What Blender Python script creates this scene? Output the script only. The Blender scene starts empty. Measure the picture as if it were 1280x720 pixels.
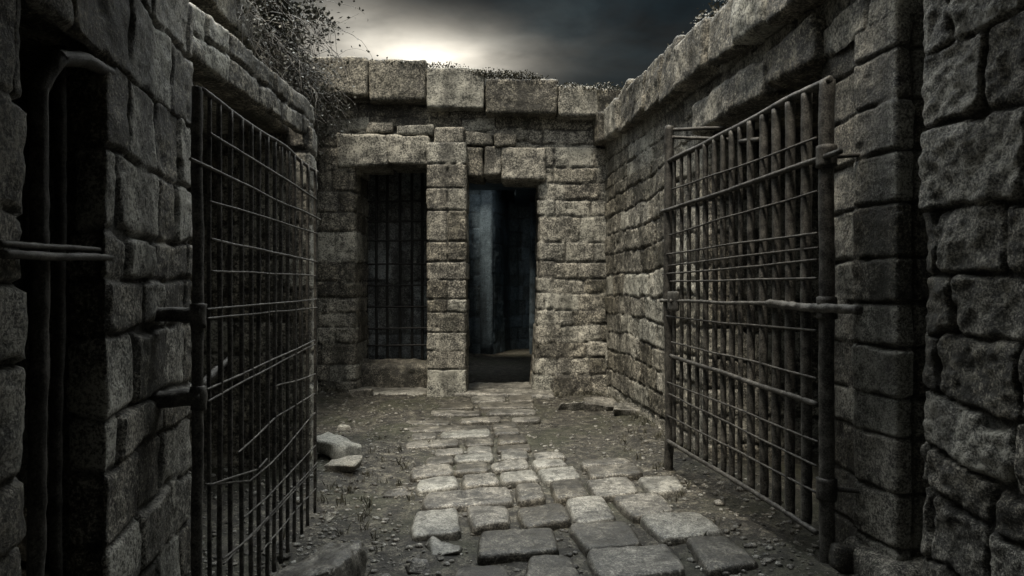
import bpy, math, random
import numpy as np
random.seed(7)
R = np.random.RandomState(11)
sc = bpy.context.scene
COL = sc.collection
F = 853.0; EYE = 1.6; HY = 357.0

# ------------------------------------------------------------------ helpers
def at(px, py, Y):                       # a point of the place seen at (px,py), Y metres ahead
    return ((px-640)/F*Y, Y, EYE+(HY-py)/F*Y)
def ground_at(px, py, z=0.0):
    Y = F*(EYE-z)/(py-HY)
    return ((px-640)/F*Y, Y)

def _hash(ix, iy, iz, s):
    h = (ix.astype(np.uint32)*np.uint32(374761393) + iy.astype(np.uint32)*np.uint32(668265263)
         + iz.astype(np.uint32)*np.uint32(2147483647) + np.uint32((s*974634777) & 0xffffffff))
    h = (h ^ (h >> np.uint32(13)))*np.uint32(1274126177)
    h = (h ^ (h >> np.uint32(15)))*np.uint32(2246822519)
    h ^= h >> np.uint32(16)
    return (h & np.uint32(0xffffff)).astype(np.float64)/float(0xffffff)
def noise(x, y, z, s=0):
    x = np.asarray(x, float); y = np.broadcast_to(np.asarray(y, float), x.shape); z = np.broadcast_to(np.asarray(z, float), x.shape)
    ix = np.floor(x).astype(np.int64); iy = np.floor(y).astype(np.int64); iz = np.floor(z).astype(np.int64)
    fx, fy, fz = x-ix, y-iy, z-iz
    fx = fx*fx*fx*(fx*(fx*6-15)+10); fy = fy*fy*fy*(fy*(fy*6-15)+10); fz = fz*fz*fz*(fz*(fz*6-15)+10)
    with np.errstate(over='ignore'):
        r = 0
        for dx in (0, 1):
            wx = fx if dx else 1-fx
            for dy in (0, 1):
                wy = fy if dy else 1-fy
                for dz in (0, 1):
                    wz = fz if dz else 1-fz
                    r = r + wx*wy*wz*_hash(ix+dx, iy+dy, iz+dz, s)
    return r*2-1
def fbm(x, y, z, oct=4, s=0, gain=.55):
    r = 0; a = 1.0; f = 1.0; t = 0
    for k in range(oct):
        r = r + a*noise(x*f, y*f, z*f, s+k*17); t += a; a *= gain; f *= 2.03
    return r/t

def mesh_obj(name, v, faces, mat, parent=None, attrs=None, smooth=True):
    me = bpy.data.meshes.new(name)
    v = np.asarray(v, float)
    if parent is not None and parent.get('_o') is not None:
        v = v - np.array(parent['_o'])
    f = np.asarray(faces, np.int32)
    me.vertices.add(len(v)); me.vertices.foreach_set('co', v.astype(np.float32).ravel())
    n = f.shape[1]
    me.loops.add(f.size); me.loops.foreach_set('vertex_index', f.ravel())
    me.polygons.add(len(f))
    me.polygons.foreach_set('loop_start', np.arange(0, f.size, n, dtype=np.int32))
    me.polygons.foreach_set('loop_total', np.full(len(f), n, np.int32))
    if smooth:
        me.polygons.foreach_set('use_smooth', np.ones(len(f), bool))
    for k, a in (attrs or {}).items():
        at_ = me.attributes.new(k, 'FLOAT', 'POINT'); at_.data.foreach_set('value', np.asarray(a, np.float32))
    me.update(calc_edges=True); me.validate()
    me.materials.append(mat)
    o = bpy.data.objects.new(name, me); COL.objects.link(o)
    if parent is not None: o.parent = parent
    return o
def thing(name, label, cat, loc=(0, 0, 0), group=None):
    o = bpy.data.objects.new(name, None); COL.objects.link(o)
    o.location = loc; o.empty_display_size = .2
    o['label'] = label; o['category'] = cat; o['_o'] = list(loc)
    if group: o['group'] = group
    return o
def tag(o, label, cat, group=None, kind=None):
    if label: o['label'] = label
    if cat: o['category'] = cat
    if group: o['group'] = group
    if kind: o['kind'] = kind
    return o
def recentre(o):                         # put a single-mesh thing's origin at its base
    me = o.data; n = len(me.vertices); a = np.empty(n*3, np.float32); me.vertices.foreach_get('co', a); a = a.reshape(-1, 3)
    c = np.array([a[:, 0].mean(), a[:, 1].mean(), a[:, 2].min()], np.float32)
    me.vertices.foreach_set('co', (a-c).ravel()); me.update(); o.location = tuple(float(x) for x in c)
    return o

class MB:                                # collects pieces that belong to ONE mesh
    def __init__(s): s.v = []; s.f = []; s.n = 0; s.a = {'cav': [], 'rnd': []}
    def add(s, v, f, cav=None, rnd=.5):
        v = np.asarray(v, float); f = np.asarray(f, np.int64)
        s.v.append(v); s.f.append(f+s.n); s.n += len(v)
        s.a['cav'].append(np.zeros(len(v)) if cav is None else cav)
        s.a['rnd'].append(np.full(len(v), rnd) if np.isscalar(rnd) else rnd)
    def build(s, name, mat, parent=None, smooth=True):
        return mesh_obj(name, np.concatenate(s.v), np.concatenate(s.f), mat, parent,
                        {k: np.concatenate(a) for k, a in s.a.items()}, smooth)

def grid_faces(nu, nv, closed=False, flip=False):
    i = np.arange(nu if closed else nu-1); j = np.arange(nv-1)
    I, J = np.meshgrid(i, j, indexing='ij'); I2 = (I+1) % nu
    q = np.stack([I*nv+J, I2*nv+J, I2*nv+J+1, I*nv+J+1], -1).reshape(-1, 4)
    return q[:, ::-1] if flip else q

def smooth_path(pts, res, rad, closed):
    P = [np.array(p, float) for p in pts]; out = []
    n = len(P)
    for i in range(n):
        if not closed and i in (0, n-1): out.append(P[i]); continue
        a, b, c = P[i-1], P[i], P[(i+1) % n]
        da = np.linalg.norm(a-b); dc = np.linalg.norm(c-b)
        r = min(rad, da*.45, dc*.45)
        p0 = b+(a-b)/da*r; p2 = b+(c-b)/dc*r
        for t in np.linspace(0, 1, 5): out.append((1-t)**2*p0+2*t*(1-t)*b+t*t*p2)
    if closed: out.append(out[0])
    out = np.array(out); d = np.r_[0, np.cumsum(np.linalg.norm(np.diff(out, axis=0), axis=1))]
    k = max(3, int(d[-1]/res)); u = np.linspace(0, d[-1], k)
    if closed: u = u[:-1]
    x = np.interp(u, d, out[:, 0]); y = np.interp(u, d, out[:, 1])
    if closed:
        tx = np.roll(x, -1)-np.roll(x, 1); ty = np.roll(y, -1)-np.roll(y, 1)
    else:
        tx = np.gradient(x); ty = np.gradient(y)
    l = np.hypot(tx, ty)+1e-9
    return u, x, y, -ty/l, tx/l, d[-1]

def masonry(mb, pts, z0, z1, courses=None, lens=(.35, .7), ch=(.24, .32), res=.02, side=1, depth=.024, edge=.015,
            warp=.035, seed=1, rad=.05, closed=False, offs=.008, rough=.010, batter=0., joints=None, zs=0., cr=.022, chipk=.035):
    """a coursed rubble wall: plan line pts swept from z0 to z1, every block rounded, proud or sunk, pitted"""
    rs = np.random.RandomState(seed)
    u, x, y, nx, ny, L = smooth_path(pts, res, rad, closed)
    nx, ny = nx*side, ny*side
    v = np.linspace(z0, z1, max(3, int((z1-z0)/res)))
    U, V = np.meshgrid(u, v, indexing='ij'); X0 = np.broadcast_to(x[:, None], U.shape); Y0 = np.broadcast_to(y[:, None], U.shape)
    if courses is None:
        courses = [z0]; 
        while courses[-1] < z1-ch[0]*.6: courses.append(courses[-1]+rs.uniform(*ch))
        courses[-1] = z1+.001
    c = np.array(courses, float); c[0] = min(c[0], z0)-.001; c[-1] = max(c[-1], z1)+.001
    wu = U+warp*.8*fbm(X0*2.2, Y0*2.2, V*2.2, 3, seed); 
    fade = np.clip(np.minimum(V-z0, z1-V)/.15, 0, 1)
    wv = V+warp*fade*(fbm(X0*1.1, Y0*1.1, V*1.1, 2, seed+5)*1.2+.45*fbm(X0*5, Y0*5, V*5, 2, seed+9)) + zs*U
    wv = np.clip(wv, c[0]+1e-4, c[-1]-1e-4)
    row = np.clip(np.searchsorted(c, wv, side='right')-1, 0, len(c)-2)
    du = np.zeros_like(U); rnd = np.zeros_like(U); off = np.zeros_like(U); uc = np.zeros_like(U); til = np.zeros_like(U); tv = np.zeros_like(U)
    for r in range(len(c)-1):
        m = row == r
        h = c[r+1]-c[r]
        if joints is not None and joints.get(r) is not None: j = np.array(joints[r], float)
        else:
            j = [-rs.uniform(.05, .5)]
            while j[-1] < L+.3: j.append(j[-1]+rs.uniform(*lens)*(1.25 if h > .3 else 1))
            j = np.array(j)
        if not m.any(): continue
        k = np.clip(np.searchsorted(j, wu[m], side='right')-1, 0, len(j)-2)
        if closed: k = k % (len(j)-1)
        q = rs.rand(len(j), 4)
        du[m] = np.minimum(wu[m]-j[k], j[k+1]-wu[m]); rnd[m] = q[k, 0]; off[m] = (q[k, 1]-.5)*2*offs
        uc[m] = wu[m]-.5*(j[k]+j[k+1]); til[m] = (q[k, 2]-.5)*.03; tv[m] = (q[k, 3]-.5)*.03
    lo, hi = c[row], c[row+1]
    dv = np.minimum(wv-lo, hi-wv); vc = wv-.5*(lo+hi)
    du = np.maximum(du, 0)
    rr = np.minimum(cr, .3*(hi-lo))
    inn = (du < rr) & (dv < rr)
    d = np.where(inn, rr-np.hypot(rr-du, rr-dv), np.minimum(du, dv))
    chip = np.clip(fbm(X0*7, Y0*7, V*7, 3, seed+71)-.12, 0, 1)
    d = d+.010*noise(X0*12, Y0*12, V*12, seed+3)-chipk*chip
    jw = .003+.004*noise(X0*2, Y0*2, V*2, seed+31)
    t = np.clip((d-jw)/edge, 0, 1); p = 1-(1-t)**2.4
    n1 = fbm(X0*4, Y0*4, V*4, 4, seed+41); n2 = fbm(X0*16, Y0*16, V*16, 3, seed+43)
    pit = np.clip(noise(X0*11, Y0*11, V*11, seed+47)-.45, 0, 1)
    disp = -depth*(1-p)+p*(off+til*uc+tv*vc)+rough*(1.6*n1+.8*n2)*(.4+.6*p)-.02*pit-.03*np.clip(.12-np.abs(noise(X0*2.3, Y0*2.3, V*2.3, seed+81)), 0, 1)*(n1 > 0)+batter*np.clip(1-V/2.2, 0, 1)**2
    XX = X0+nx[:, None]*disp; YY = Y0+ny[:, None]*disp
    ZZ = V+.004*n2
    pts3 = np.stack([XX, YY, ZZ], -1).reshape(-1, 3)
    mb.add(pts3, grid_faces(len(u), len(v), closed, flip=side > 0), (1-p).ravel(), rnd.ravel())

_cube = {}
def cube_grid(nx, ny, nz):
    key = (nx, ny, nz)
    if key in _cube: return _cube[key]
    V = []; Fc = []; idx = {}
    def vid(p):
        if p not in idx: idx[p] = len(V); V.append(p)
        return idx[p]
    def face(n1, n2, fn, flip):
        for i in range(n1):
            for j in range(n2):
                q = [vid(fn(i, j)), vid(fn(i+1, j)), vid(fn(i+1, j+1)), vid(fn(i, j+1))]
                Fc.append(q[::-1] if flip else q)
    face(nx, ny, lambda i, j: (i, j, nz), False); face(nx, ny, lambda i, j: (i, j, 0), True)
    face(nx, nz, lambda i, j: (i, 0, j), False); face(nx, nz, lambda i, j: (i, ny, j), True)
    face(ny, nz, lambda i, j: (0, i, j), True); face(ny, nz, lambda i, j: (nx, i, j), False)
    v = np.array(V, float)/np.array([nx, ny, nz])*2-1
    _cube[key] = (v, np.array(Fc)); return _cube[key]
def block(mb, size, loc, rotz=0., r=.05, res=.03, rough=.018, seed=0, tilt=(0, 0), quad=None, dome=0., skew=.0, rnd=None, maxn=26, corner=0.):
    """one rounded, chipped, pitted stone"""
    rs = np.random.RandomState(seed+1000)
    s = np.array(size, float)/2
    n = [int(np.clip(round(2*a/res), 4, maxn)) for a in s]
    c, f = cube_grid(*n)
    c = np.sign(c)*np.abs(c)**.85
    p = c*s; r = min(r, s.min()*.95)
    inner = np.clip(p, -(s-r), s-r); dlt = p-inner; l = np.linalg.norm(dlt, axis=1)[:, None]+1e-9
    nrm = dlt/l
    p = inner+nrm*r
    o = rs.rand(3)*50; w = p+o
    n1 = fbm(w[:, 0]*3.2, w[:, 1]*3.2, w[:, 2]*3.2, 3, seed); n2 = fbm(w[:, 0]*15, w[:, 1]*15, w[:, 2]*15, 3, seed+7)
    p = p+nrm*(rough*(1.7*n1+.7*n2))[:, None]
    if dome: p[:, 2] += dome*np.clip(c[:, 2], 0, 1)*(1-.5*c[:, 0]**2-.5*c[:, 1]**2)
    if corner: p[:, :2] *= (1-corner*(np.abs(c[:, 0]*c[:, 1]))**3)[:, None]
    if skew:
        k = rs.uniform(-skew, skew, (2, 2, 2, 3)); a = (c+1)/2
        for i in (0, 1):
            for j in (0, 1):
                for q in (0, 1):
                    wt = (a[:, 0] if i else 1-a[:, 0])*(a[:, 1] if j else 1-a[:, 1])*(a[:, 2] if q else 1-a[:, 2])
                    p += wt[:, None]*k[i, j, q]
    if quad is not None:                 # fit the plan to four corners (front-left, front-right, back-right, back-left)
        a = (p[:, 0]/s[0]+1)/2; b = (p[:, 1]/s[1]+1)/2
        Q = np.array(quad, float)
        xy = ((1-a)*(1-b))[:, None]*Q[0]+(a*(1-b))[:, None]*Q[1]+(a*b)[:, None]*Q[2]+((1-a)*b)[:, None]*Q[3]
        p = np.column_stack([xy, p[:, 2]])
        p[:, 2] += loc[2]
        if tilt != (0, 0):
            cx = Q.mean(0); p[:, 2] += tilt[0]*(p[:, 0]-cx[0])+tilt[1]*(p[:, 1]-cx[1])
    else:
        p[:, 2] += tilt[0]*p[:, 0]+tilt[1]*p[:, 1]
        cz, sz = math.cos(rotz), math.sin(rotz)
        p = np.column_stack([p[:, 0]*cz-p[:, 1]*sz, p[:, 0]*sz+p[:, 1]*cz, p[:, 2]])+np.array(loc)
    mb.add(p, f, None, rs.rand() if rnd is None else rnd)

def tube(mb, pts, r, n=8, res=.05, jit=.0, rough=.12, seed=0, taper=1.):
    """a corroded round bar along a polyline, with capped ends"""
    P = np.array(pts, float); d = np.r_[0, np.cumsum(np.linalg.norm(np.diff(P, axis=0), axis=1))]
    k = max(2, int(d[-1]/res)+1); u = np.linspace(0, d[-1], k)
    u = np.unique(np.r_[u, d])
    C = np.stack([np.interp(u, d, P[:, i]) for i in range(3)], -1)
    T = np.gradient(C, axis=0); T /= np.linalg.norm(T, axis=1)[:, None]+1e-9
    if jit: 
        for i in range(3): C[:, i] += jit*fbm(u*1.7+seed*3.1, i*7.7+seed, 0, 2, seed+i)
    up = np.where((np.abs(T[:, 2]) > .8)[:, None], np.array([1., 0, 0]), np.array([0, 0, 1.]))
    B = np.cross(T, up); B /= np.linalg.norm(B, axis=1)[:, None]+1e-9; N = np.cross(B, T)
    a = np.arange(n)*2*math.pi/n
    rad = r*np.linspace(1, taper, len(u))[:, None]*(1+rough*fbm(np.broadcast_to(u[:, None]*22, (len(u), n)), np.broadcast_to(np.cos(a)*1.5, (len(u), n))+seed, np.sin(a)*1.5, 2, seed))
    V = C[:, None, :]+rad[..., None]*(np.cos(a)[None, :, None]*B[:, None, :]+np.sin(a)[None, :, None]*N[:, None, :])
    V = V.reshape(-1, 3); m = len(u)
    i = np.arange(m-1); j = np.arange(n); I, J = np.meshgrid(i, j, indexing='ij'); J2 = (J+1) % n
    f = np.stack([I*n+J, I*n+J2, (I+1)*n+J2, (I+1)*n+J], -1).reshape(-1, 4)
    # caps
    e0 = len(V); V = np.vstack([V, C[0]-T[0]*r*.25, C[-1]+T[-1]*r*.25])
    cap = [[e0, (q+1) % n, q, e0] for q in range(n)]+[[e0+1, (m-1)*n+q, (m-1)*n+(q+1) % n, e0+1] for q in range(n)]
    tri = np.array([[c[0], c[1], c[2]] for c in cap])
    # keep quads only: degenerate-free caps by a small inner ring
    ring0 = len(V); V = np.vstack([V, (V[:n]*.4+C[0]*.6)-T[0]*r*.2, (V[(m-1)*n:m*n]*.4+C[-1]*.6)+T[-1]*r*.2])
    capq = []
    for q in range(n):
        capq.append([ring0+q, ring0+(q+1) % n, (q+1) % n, q])
        capq.append([ring0+n+q, (m-1)*n+q, (m-1)*n+(q+1) % n, ring0+n+(q+1) % n])
    for base, fl in ((ring0, 1), (ring0+n, 0)):
        for q in range(0, n-2, 2):
            qq = [base, base+q+1, base+q+2, base+(q+3) % n] if q+3 <= n else None
            if qq and len(set(qq)) == 4: capq.append(qq[::-1] if fl else qq)
    mb.add(V, np.vstack([f, np.array(capq)]), None, .5)

# ------------------------------------------------------------------ materials
def new_mat(name):
    m = bpy.data.materials.new(name); m.use_nodes = True; nt = m.node_tree; nt.nodes.clear()
    out = nt.nodes.new('ShaderNodeOutputMaterial'); b = nt.nodes.new('ShaderNodeBsdfPrincipled')
    nt.links.new(b.outputs[0], out.inputs[0]); return m, nt, b
def N(nt, t, **kw):
    n = nt.nodes.new(t)
    for k, v in kw.items(): setattr(n, k, v)
    return n
def ramp(nt, src, stops):
    r = N(nt, 'ShaderNodeValToRGB'); e = r.color_ramp.elements
    while len(e) < len(stops): e.new(.5)
    for el, (p, c) in zip(e, stops):
        el.position = p; el.color = (*c, 1) if len(c) == 3 else c
    nt.links.new(src, r.inputs[0]); return r.outputs[0]
def math_(nt, op, a, b=None, clamp=False):
    m = N(nt, 'ShaderNodeMath', operation=op); m.use_clamp = clamp
    for i, x in enumerate((a, b)):
        if x is None: continue
        if isinstance(x, (int, float)): m.inputs[i].default_value = x
        else: nt.links.new(x, m.inputs[i])
    return m.outputs[0]
def mixc(nt, fac, a, b, mode='MIX'):
    m = N(nt, 'ShaderNodeMix', data_type='RGBA', blend_type=mode)
    for i, x in ((0, fac), (6, a), (7, b)):
        if isinstance(x, (int, float)): m.inputs[i].default_value = x
        elif isinstance(x, tuple): m.inputs[i].default_value = (*x, 1)
        else: nt.links.new(x, m.inputs[i])
    return m.outputs[2]
def noise_n(nt, vec, scale, detail=6, rough=.6, dist=0.):
    n = N(nt, 'ShaderNodeTexNoise'); n.inputs['Scale'].default_value = scale; n.inputs['Detail'].default_value = detail
    n.inputs['Roughness'].default_value = rough; n.inputs['Distortion'].default_value = dist
    nt.links.new(vec, n.inputs['Vector']); return n.outputs[0]

def stone_mat(name, dark, mid, light, grain=70., bump=1., rough=.6, moss=.0, lich=.5, cavd=.75, mot=2.3, lo=.44, hi=.575):
    m, nt, b = new_mat(name)
    pos = N(nt, 'ShaderNodeNewGeometry').outputs['Position']
    g = noise_n(nt, pos, grain, 5, .8); g2 = noise_n(nt, pos, grain*.22, 6, .75); big = noise_n(nt, pos, mot, 5, .6, .3)
    rnd = N(nt, 'ShaderNodeAttribute', attribute_name='rnd').outputs['Fac']; cav = N(nt, 'ShaderNodeAttribute', attribute_name='cav').outputs['Fac']
    s = math_(nt, 'ADD', math_(nt, 'MULTIPLY', g, .50), math_(nt, 'MULTIPLY', g2, .26))
    s = math_(nt, 'ADD', s, math_(nt, 'MULTIPLY', big, .18)); s = math_(nt, 'ADD', s, math_(nt, 'MULTIPLY', math_(nt, 'SUBTRACT', rnd, .5), .07))
    s = math_(nt, 'ADD', s, .03)
    col = ramp(nt, s, [(lo, dark), ((lo+hi)/2, mid), (hi, light)])
    # soot and earth lodged in joints and hollows
    dirt = math_(nt, 'MULTIPLY', cav, cavd, True)
    col = mixc(nt, dirt, col, (dark[0]*.45, dark[1]*.45, dark[2]*.42))
    # pale lichen crusts, dark damp runs, brown iron staining from block to block
    li = noise_n(nt, pos, 5.5, 5, .65); li2 = ramp(nt, li, [(.60, (0, 0, 0)), (.66, (1, 1, 1))])
    col = mixc(nt, math_(nt, 'MULTIPLY', math_(nt, 'MULTIPLY', li2, g), lich), col, (light[0]*1.05, light[1]*1.06, light[2]*1.02))
    st = N(nt, 'ShaderNodeVectorMath', operation='MULTIPLY'); nt.links.new(pos, st.inputs[0]); st.inputs[1].default_value = (3.2, 3.2, .45)
    dr = ramp(nt, noise_n(nt, st.outputs[0], 1., 4, .6), [(.50, (0, 0, 0)), (.64, (1, 1, 1))])
    col = mixc(nt, math_(nt, 'MULTIPLY', dr, .62), col, (dark[0]*1.3, dark[1]*1.3, dark[2]*1.25))
    tint = ramp(nt, rnd, [(0., (1.03, 1.0, .93)), (.5, (1., 1., 1.)), (1., (.92, .96, .99))])
    col = mixc(nt, 1., col, tint, 'MULTIPLY')
    if moss:
        mo = noise_n(nt, pos, 1.7, 6, .7); mo = math_(nt, 'MULTIPLY', ramp(nt, mo, [(.5, (0, 0, 0)), (.66, (1, 1, 1))]), moss)
        col = mixc(nt, mo, col, (.018, .022, .010))
    nt.links.new(col, b.inputs['Base Color'])
    rr = math_(nt, 'ADD', rough-.15, math_(nt, 'MULTIPLY', g2, .3)); nt.links.new(rr, b.inputs['Roughness'])
    b.inputs['Specular IOR Level'].default_value = .4
    bp = N(nt, 'ShaderNodeBump'); bp.inputs['Strength'].default_value = bump; bp.inputs['Distance'].default_value = .016
    h = math_(nt, 'ADD', math_(nt, 'MULTIPLY', g, .55), math_(nt, 'MULTIPLY', g2, 1.0)); nt.links.new(h, bp.inputs['Height'])
    nt.links.new(bp.outputs[0], b.inputs['Normal'])
    return m
M_WALL = stone_mat('weathered_stone', (.022, .021, .0195), (.15, .144, .127), (.46, .44, .385), grain=75, moss=.3, lo=.45, hi=.565)
M_NEAR = stone_mat('rough_hewn_stone', (.020, .0195, .018), (.13, .125, .11), (.48, .455, .395), grain=85, moss=.25, lo=.455, hi=.56, bump=1.)
M_FAR = stone_mat('courtyard_stone', (.024, .023, .021), (.17, .163, .143), (.56, .53, .455), grain=46, moss=.3, bump=1., lo=.445, hi=.565)
M_COOL = stone_mat('blue_light_stone', (.02, .027, .033), (.10, .137, .165), (.22, .285, .335), lo=.40, hi=.62, grain=46, bump=.8)  # bluish light of the passage is put into this stone colour
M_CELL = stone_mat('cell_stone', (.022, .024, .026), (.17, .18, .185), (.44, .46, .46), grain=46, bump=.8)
M_FLAG = stone_mat('worn_flagstone', (.016, .0155, .0142), (.10, .096, .086), (.34, .325, .288), grain=80, rough=.36, bump=.6, lich=.12)
M_ROCK = stone_mat('pale_rock', (.08, .078, .07), (.19, .183, .16), (.46, .44, .385), grain=80, rough=.6)

def ground_mat():
    m, nt, b = new_mat('gravelly_earth')
    pos = N(nt, 'ShaderNodeNewGeometry').outputs['Position']
    g = noise_n(nt, pos, 55, 6, .85); g2 = noise_n(nt, pos, 9, 6, .7); big = noise_n(nt, pos, 1.1, 4, .6)
    s = math_(nt, 'ADD', math_(nt, 'MULTIPLY', g, .6), math_(nt, 'MULTIPLY', g2, .4))
    col = ramp(nt, s, [(.43, (.006, .0056, .0046)), (.51, (.030, .0275, .022)), (.60, (.20, .187, .152))])
    mo = ramp(nt, math_(nt, 'ADD', math_(nt, 'MULTIPLY', big, .8), math_(nt, 'MULTIPLY', g2, .25)), [(.5, (0, 0, 0)), (.62, (1, 1, 1))])
    col = mixc(nt, math_(nt, 'MULTIPLY', mo, .55), col, (.022, .026, .010))
    nt.links.new(col, b.inputs['Base Color']); b.inputs['Roughness'].default_value = .7; b.inputs['Specular IOR Level'].default_value = .4
    bp = N(nt, 'ShaderNodeBump'); bp.inputs['Strength'].default_value = 1.; bp.inputs['Distance'].default_value = .025
    nt.links.new(s, bp.inputs['Height']); nt.links.new(bp.outputs[0], b.inputs['Normal']); return m
M_GROUND = ground_mat()
def metal_mat(name, dark, light, grain=140):
    m, nt, b = new_mat(name)
    pos = N(nt, 'ShaderNodeNewGeometry').outputs['Position']
    g = noise_n(nt, pos, grain, 5, .8); g2 = noise_n(nt, pos, 14, 5, .7)
    s = math_(nt, 'ADD', math_(nt, 'MULTIPLY', g, .55), math_(nt, 'MULTIPLY', g2, .45))
    col = ramp(nt, s, [(.42, dark), (.52, tuple((a+c)/2*.75 for a, c in zip(dark, light))), (.64, light)])
    nt.links.new(col, b.inputs['Base Color'])
    b.inputs['Metallic'].default_value = .35; b.inputs['Roughness'].default_value = .58
    bp = N(nt, 'ShaderNodeBump'); bp.inputs['Strength'].default_value = .8; bp.inputs['Distance'].default_value = .006
    nt.links.new(s, bp.inputs['Height']); nt.links.new(bp.outputs[0], b.inputs['Normal']); return m
M_IRON = metal_mat('rusted_iron', (.008, .0075, .007), (.15, .143, .13))
M_IRON2 = metal_mat('lit_tone_iron', (.008, .0078, .0075), (.19, .183, .167), 110)  # lighter copy of the iron, light on the bars put into its colour
M_BLACK = metal_mat('blackened_iron', (.004, .004, .004), (.03, .03, .03))
def leaf_mat(name, a, c):
    m, nt, b = new_mat(name)
    pos = N(nt, 'ShaderNodeNewGeometry').outputs['Position']
    g = noise_n(nt, pos, 14, 3, .7); col = ramp(nt, g, [(.35, a), (.65, c)])
    nt.links.new(col, b.inputs['Base Color']); b.inputs['Roughness'].default_value = .5; return m
M_LEAF = leaf_mat('dusty_leaf', (.012, .014, .010), (.075, .078, .06))
M_MOSS = leaf_mat('dry_moss', (.02, .02, .014), (.09, .085, .06))
M_TWIG = leaf_mat('dry_twig', (.02, .018, .015), (.11, .10, .085))

# ------------------------------------------------------------------ ground, one sheet to the horizon
def gz(x, y):
    x = np.asarray(x, float); y = np.asarray(y, float)
    n = .05*fbm(x*.9, y*.9, 0*x, 3, 501)+.018*fbm(x*5, y*5, 0*x, 3, 503)+.009*fbm(x*17, y*17, 0*x, 2, 505)
    k = np.clip((np.abs(x-.25)-.55)/1.2, 0, 1)
    return n*(.45+.55*k)+.05*k-.012
xs = np.r_[np.linspace(-300, -8, 14)[:-1], np.linspace(-8, -3.6, 12)[:-1], np.arange(-3.6, 2.8, .028), np.linspace(2.8, 8, 12)[1:], np.linspace(8, 300, 14)[1:]]
ys = np.r_[np.linspace(-300, -6, 12)[:-1], np.linspace(-6, 2.6, 14)[:-1], np.arange(2.6, 8, .026), np.arange(8, 17, .05), np.linspace(17, 30, 10)[1:], np.linspace(30, 500, 14)[1:]]
GX, GY = np.meshgrid(xs, ys, indexing='ij')
o = mesh_obj('ground', np.stack([GX, GY, gz(GX, GY)], -1).reshape(-1, 3), grid_faces(len(xs), len(ys)), M_GROUND)
tag(o, None, None, kind='structure')

# ------------------------------------------------------------------ back wall with two doorways
bw = thing('stone_wall', 'far rubble wall closing the court, pierced by two tall doorways', 'wall', (0, 10.1, 0))
mb = MB(); zc = [0, .19, .43, .73, .96, 1.18, 1.42, 1.66, 1.95, 2.41, 2.70, 3.0, 3.28, 3.62]
masonry(mb, [(-2.92, 11), (-2.92, 10.08), (-2.31, 10.08), (-2.31, 11)], -.1, 3.64, zc, (.55, .75), res=.022, side=-1, seed=21, rad=.10, offs=.009)
mb.build('pier', M_FAR, bw)
mb = MB(); zr = [0, .3, .55, .78, 1.03, 1.25, 1.5, 1.72, 1.97, 2.25, 2.62, 2.86, 3.12, 3.36, 3.64]
masonry(mb, [(.38, 11), (.38, 10.06), (1.0, 10.1), (2.0, 10.12)], -.1, 3.66, zr, (.36, .7), res=.022, side=-1, seed=33, rad=.13, offs=.009, batter=.10)
mb.build('pier', M_FAR, bw)
mb = MB()
zp = [0, .40, .667, .935, 1.227, 1.413, 1.69, 1.95, 2.24, 2.67, 2.99, 3.34, 3.66]
# square pillar: 0.58 x 0.6 -> perimeter 2.36, front face runs 0..0.58
full = [-.06, .64, 1.24, 1.82, 2.40]; half = [-.06, .33, .64, 1.24, 1.82, 2.40]
jn = {k: (half if k in (4, 5, 7, 8, 9, 10) else full) for k in range(12)}
masonry(mb, [(-1.225, 9.78), (-.655, 9.78), (-.655, 10.45), (-1.225, 10.45)], -.1, 3.66, zp, res=.016, side=-1, seed=45, rad=.05, closed=True, offs=.009, warp=.012, chipk=.015, joints=jn, rough=.008)
mb.build('pillar', M_FAR, bw)
mb = MB()
masonry(mb, [(-3.7, 10.14), (2.3, 10.14)], 3.56, 4.45, [3.56, 3.66, 3.86, 4.07, 4.27, 4.46], (.45, 1.0), res=.02, side=-1, seed=58, offs=.009, depth=.03, warp=.06, zs=-.012)
block(mb, (6.2, .72, .86), (-.7, 10.62, 4.0), r=.02, res=.2, seed=3)
mb.build('upper_wall', M_FAR, bw)
def lint(spec, seed, name='lintel'):
    mb = MB()
    for i, (x0, x1, z0, z1, y) in enumerate(spec):
        block(mb, (x1-x0+.002, .82, z1-z0), ((x0+x1)/2, y+.41, (z0+z1)/2), r=.035, res=.028, rough=.014, seed=seed+i, skew=.02, maxn=30)
    mb.build(name, M_FAR, bw)
lint([(-2.56, -1.84, 3.36, 3.83, 10.02), (-1.84, -1.20, 3.38, 3.81, 10.0)], 61)
lint([(-.70, -.42, 3.22, 3.64, 10.03), (-.41, -.14, 3.23, 3.65, 10.04), (-.14, .50, 3.16, 3.63, 10.0)], 71)
lint([(-3.75, -2.9, 3.2, 3.62, 10.03)], 81)
lint([(-1.13, -.70, 3.65, 3.90, 9.97), (-.69, -.28, 3.66, 3.86, 10.03), (-.27, .06, 3.64, 3.84, 10.0), (-2.15, -1.75, 3.84, 4.0, 10.02), (-1.7, -1.15, 3.82, 3.97, 10.02)], 91, 'bonding_stone')
mb = MB()
for i, (a, b, t, bo) in enumerate([(290, 345, 62, 112), (345, 386, 66, 115), (386, 460, 71, 119), (460, 533, 73, 124), (533, 607, 84, 133), (607, 698, 96, 140), (698, 748, 106, 143), (748, 800, 108, 148), (800, 850, 112, 150)]):
    x0, _, z1 = at(a, t, 9.85); x1, _, z0 = at(b, bo, 9.85)
    block(mb, (x1-x0+.004, .8, z1-z0), ((x0+x1)/2, 9.90+.4, (z0+z1)/2), r=.04, res=.028, rough=.016, seed=100+i, skew=.025, maxn=32)
mb.build('cornice', M_FAR, bw)

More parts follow.
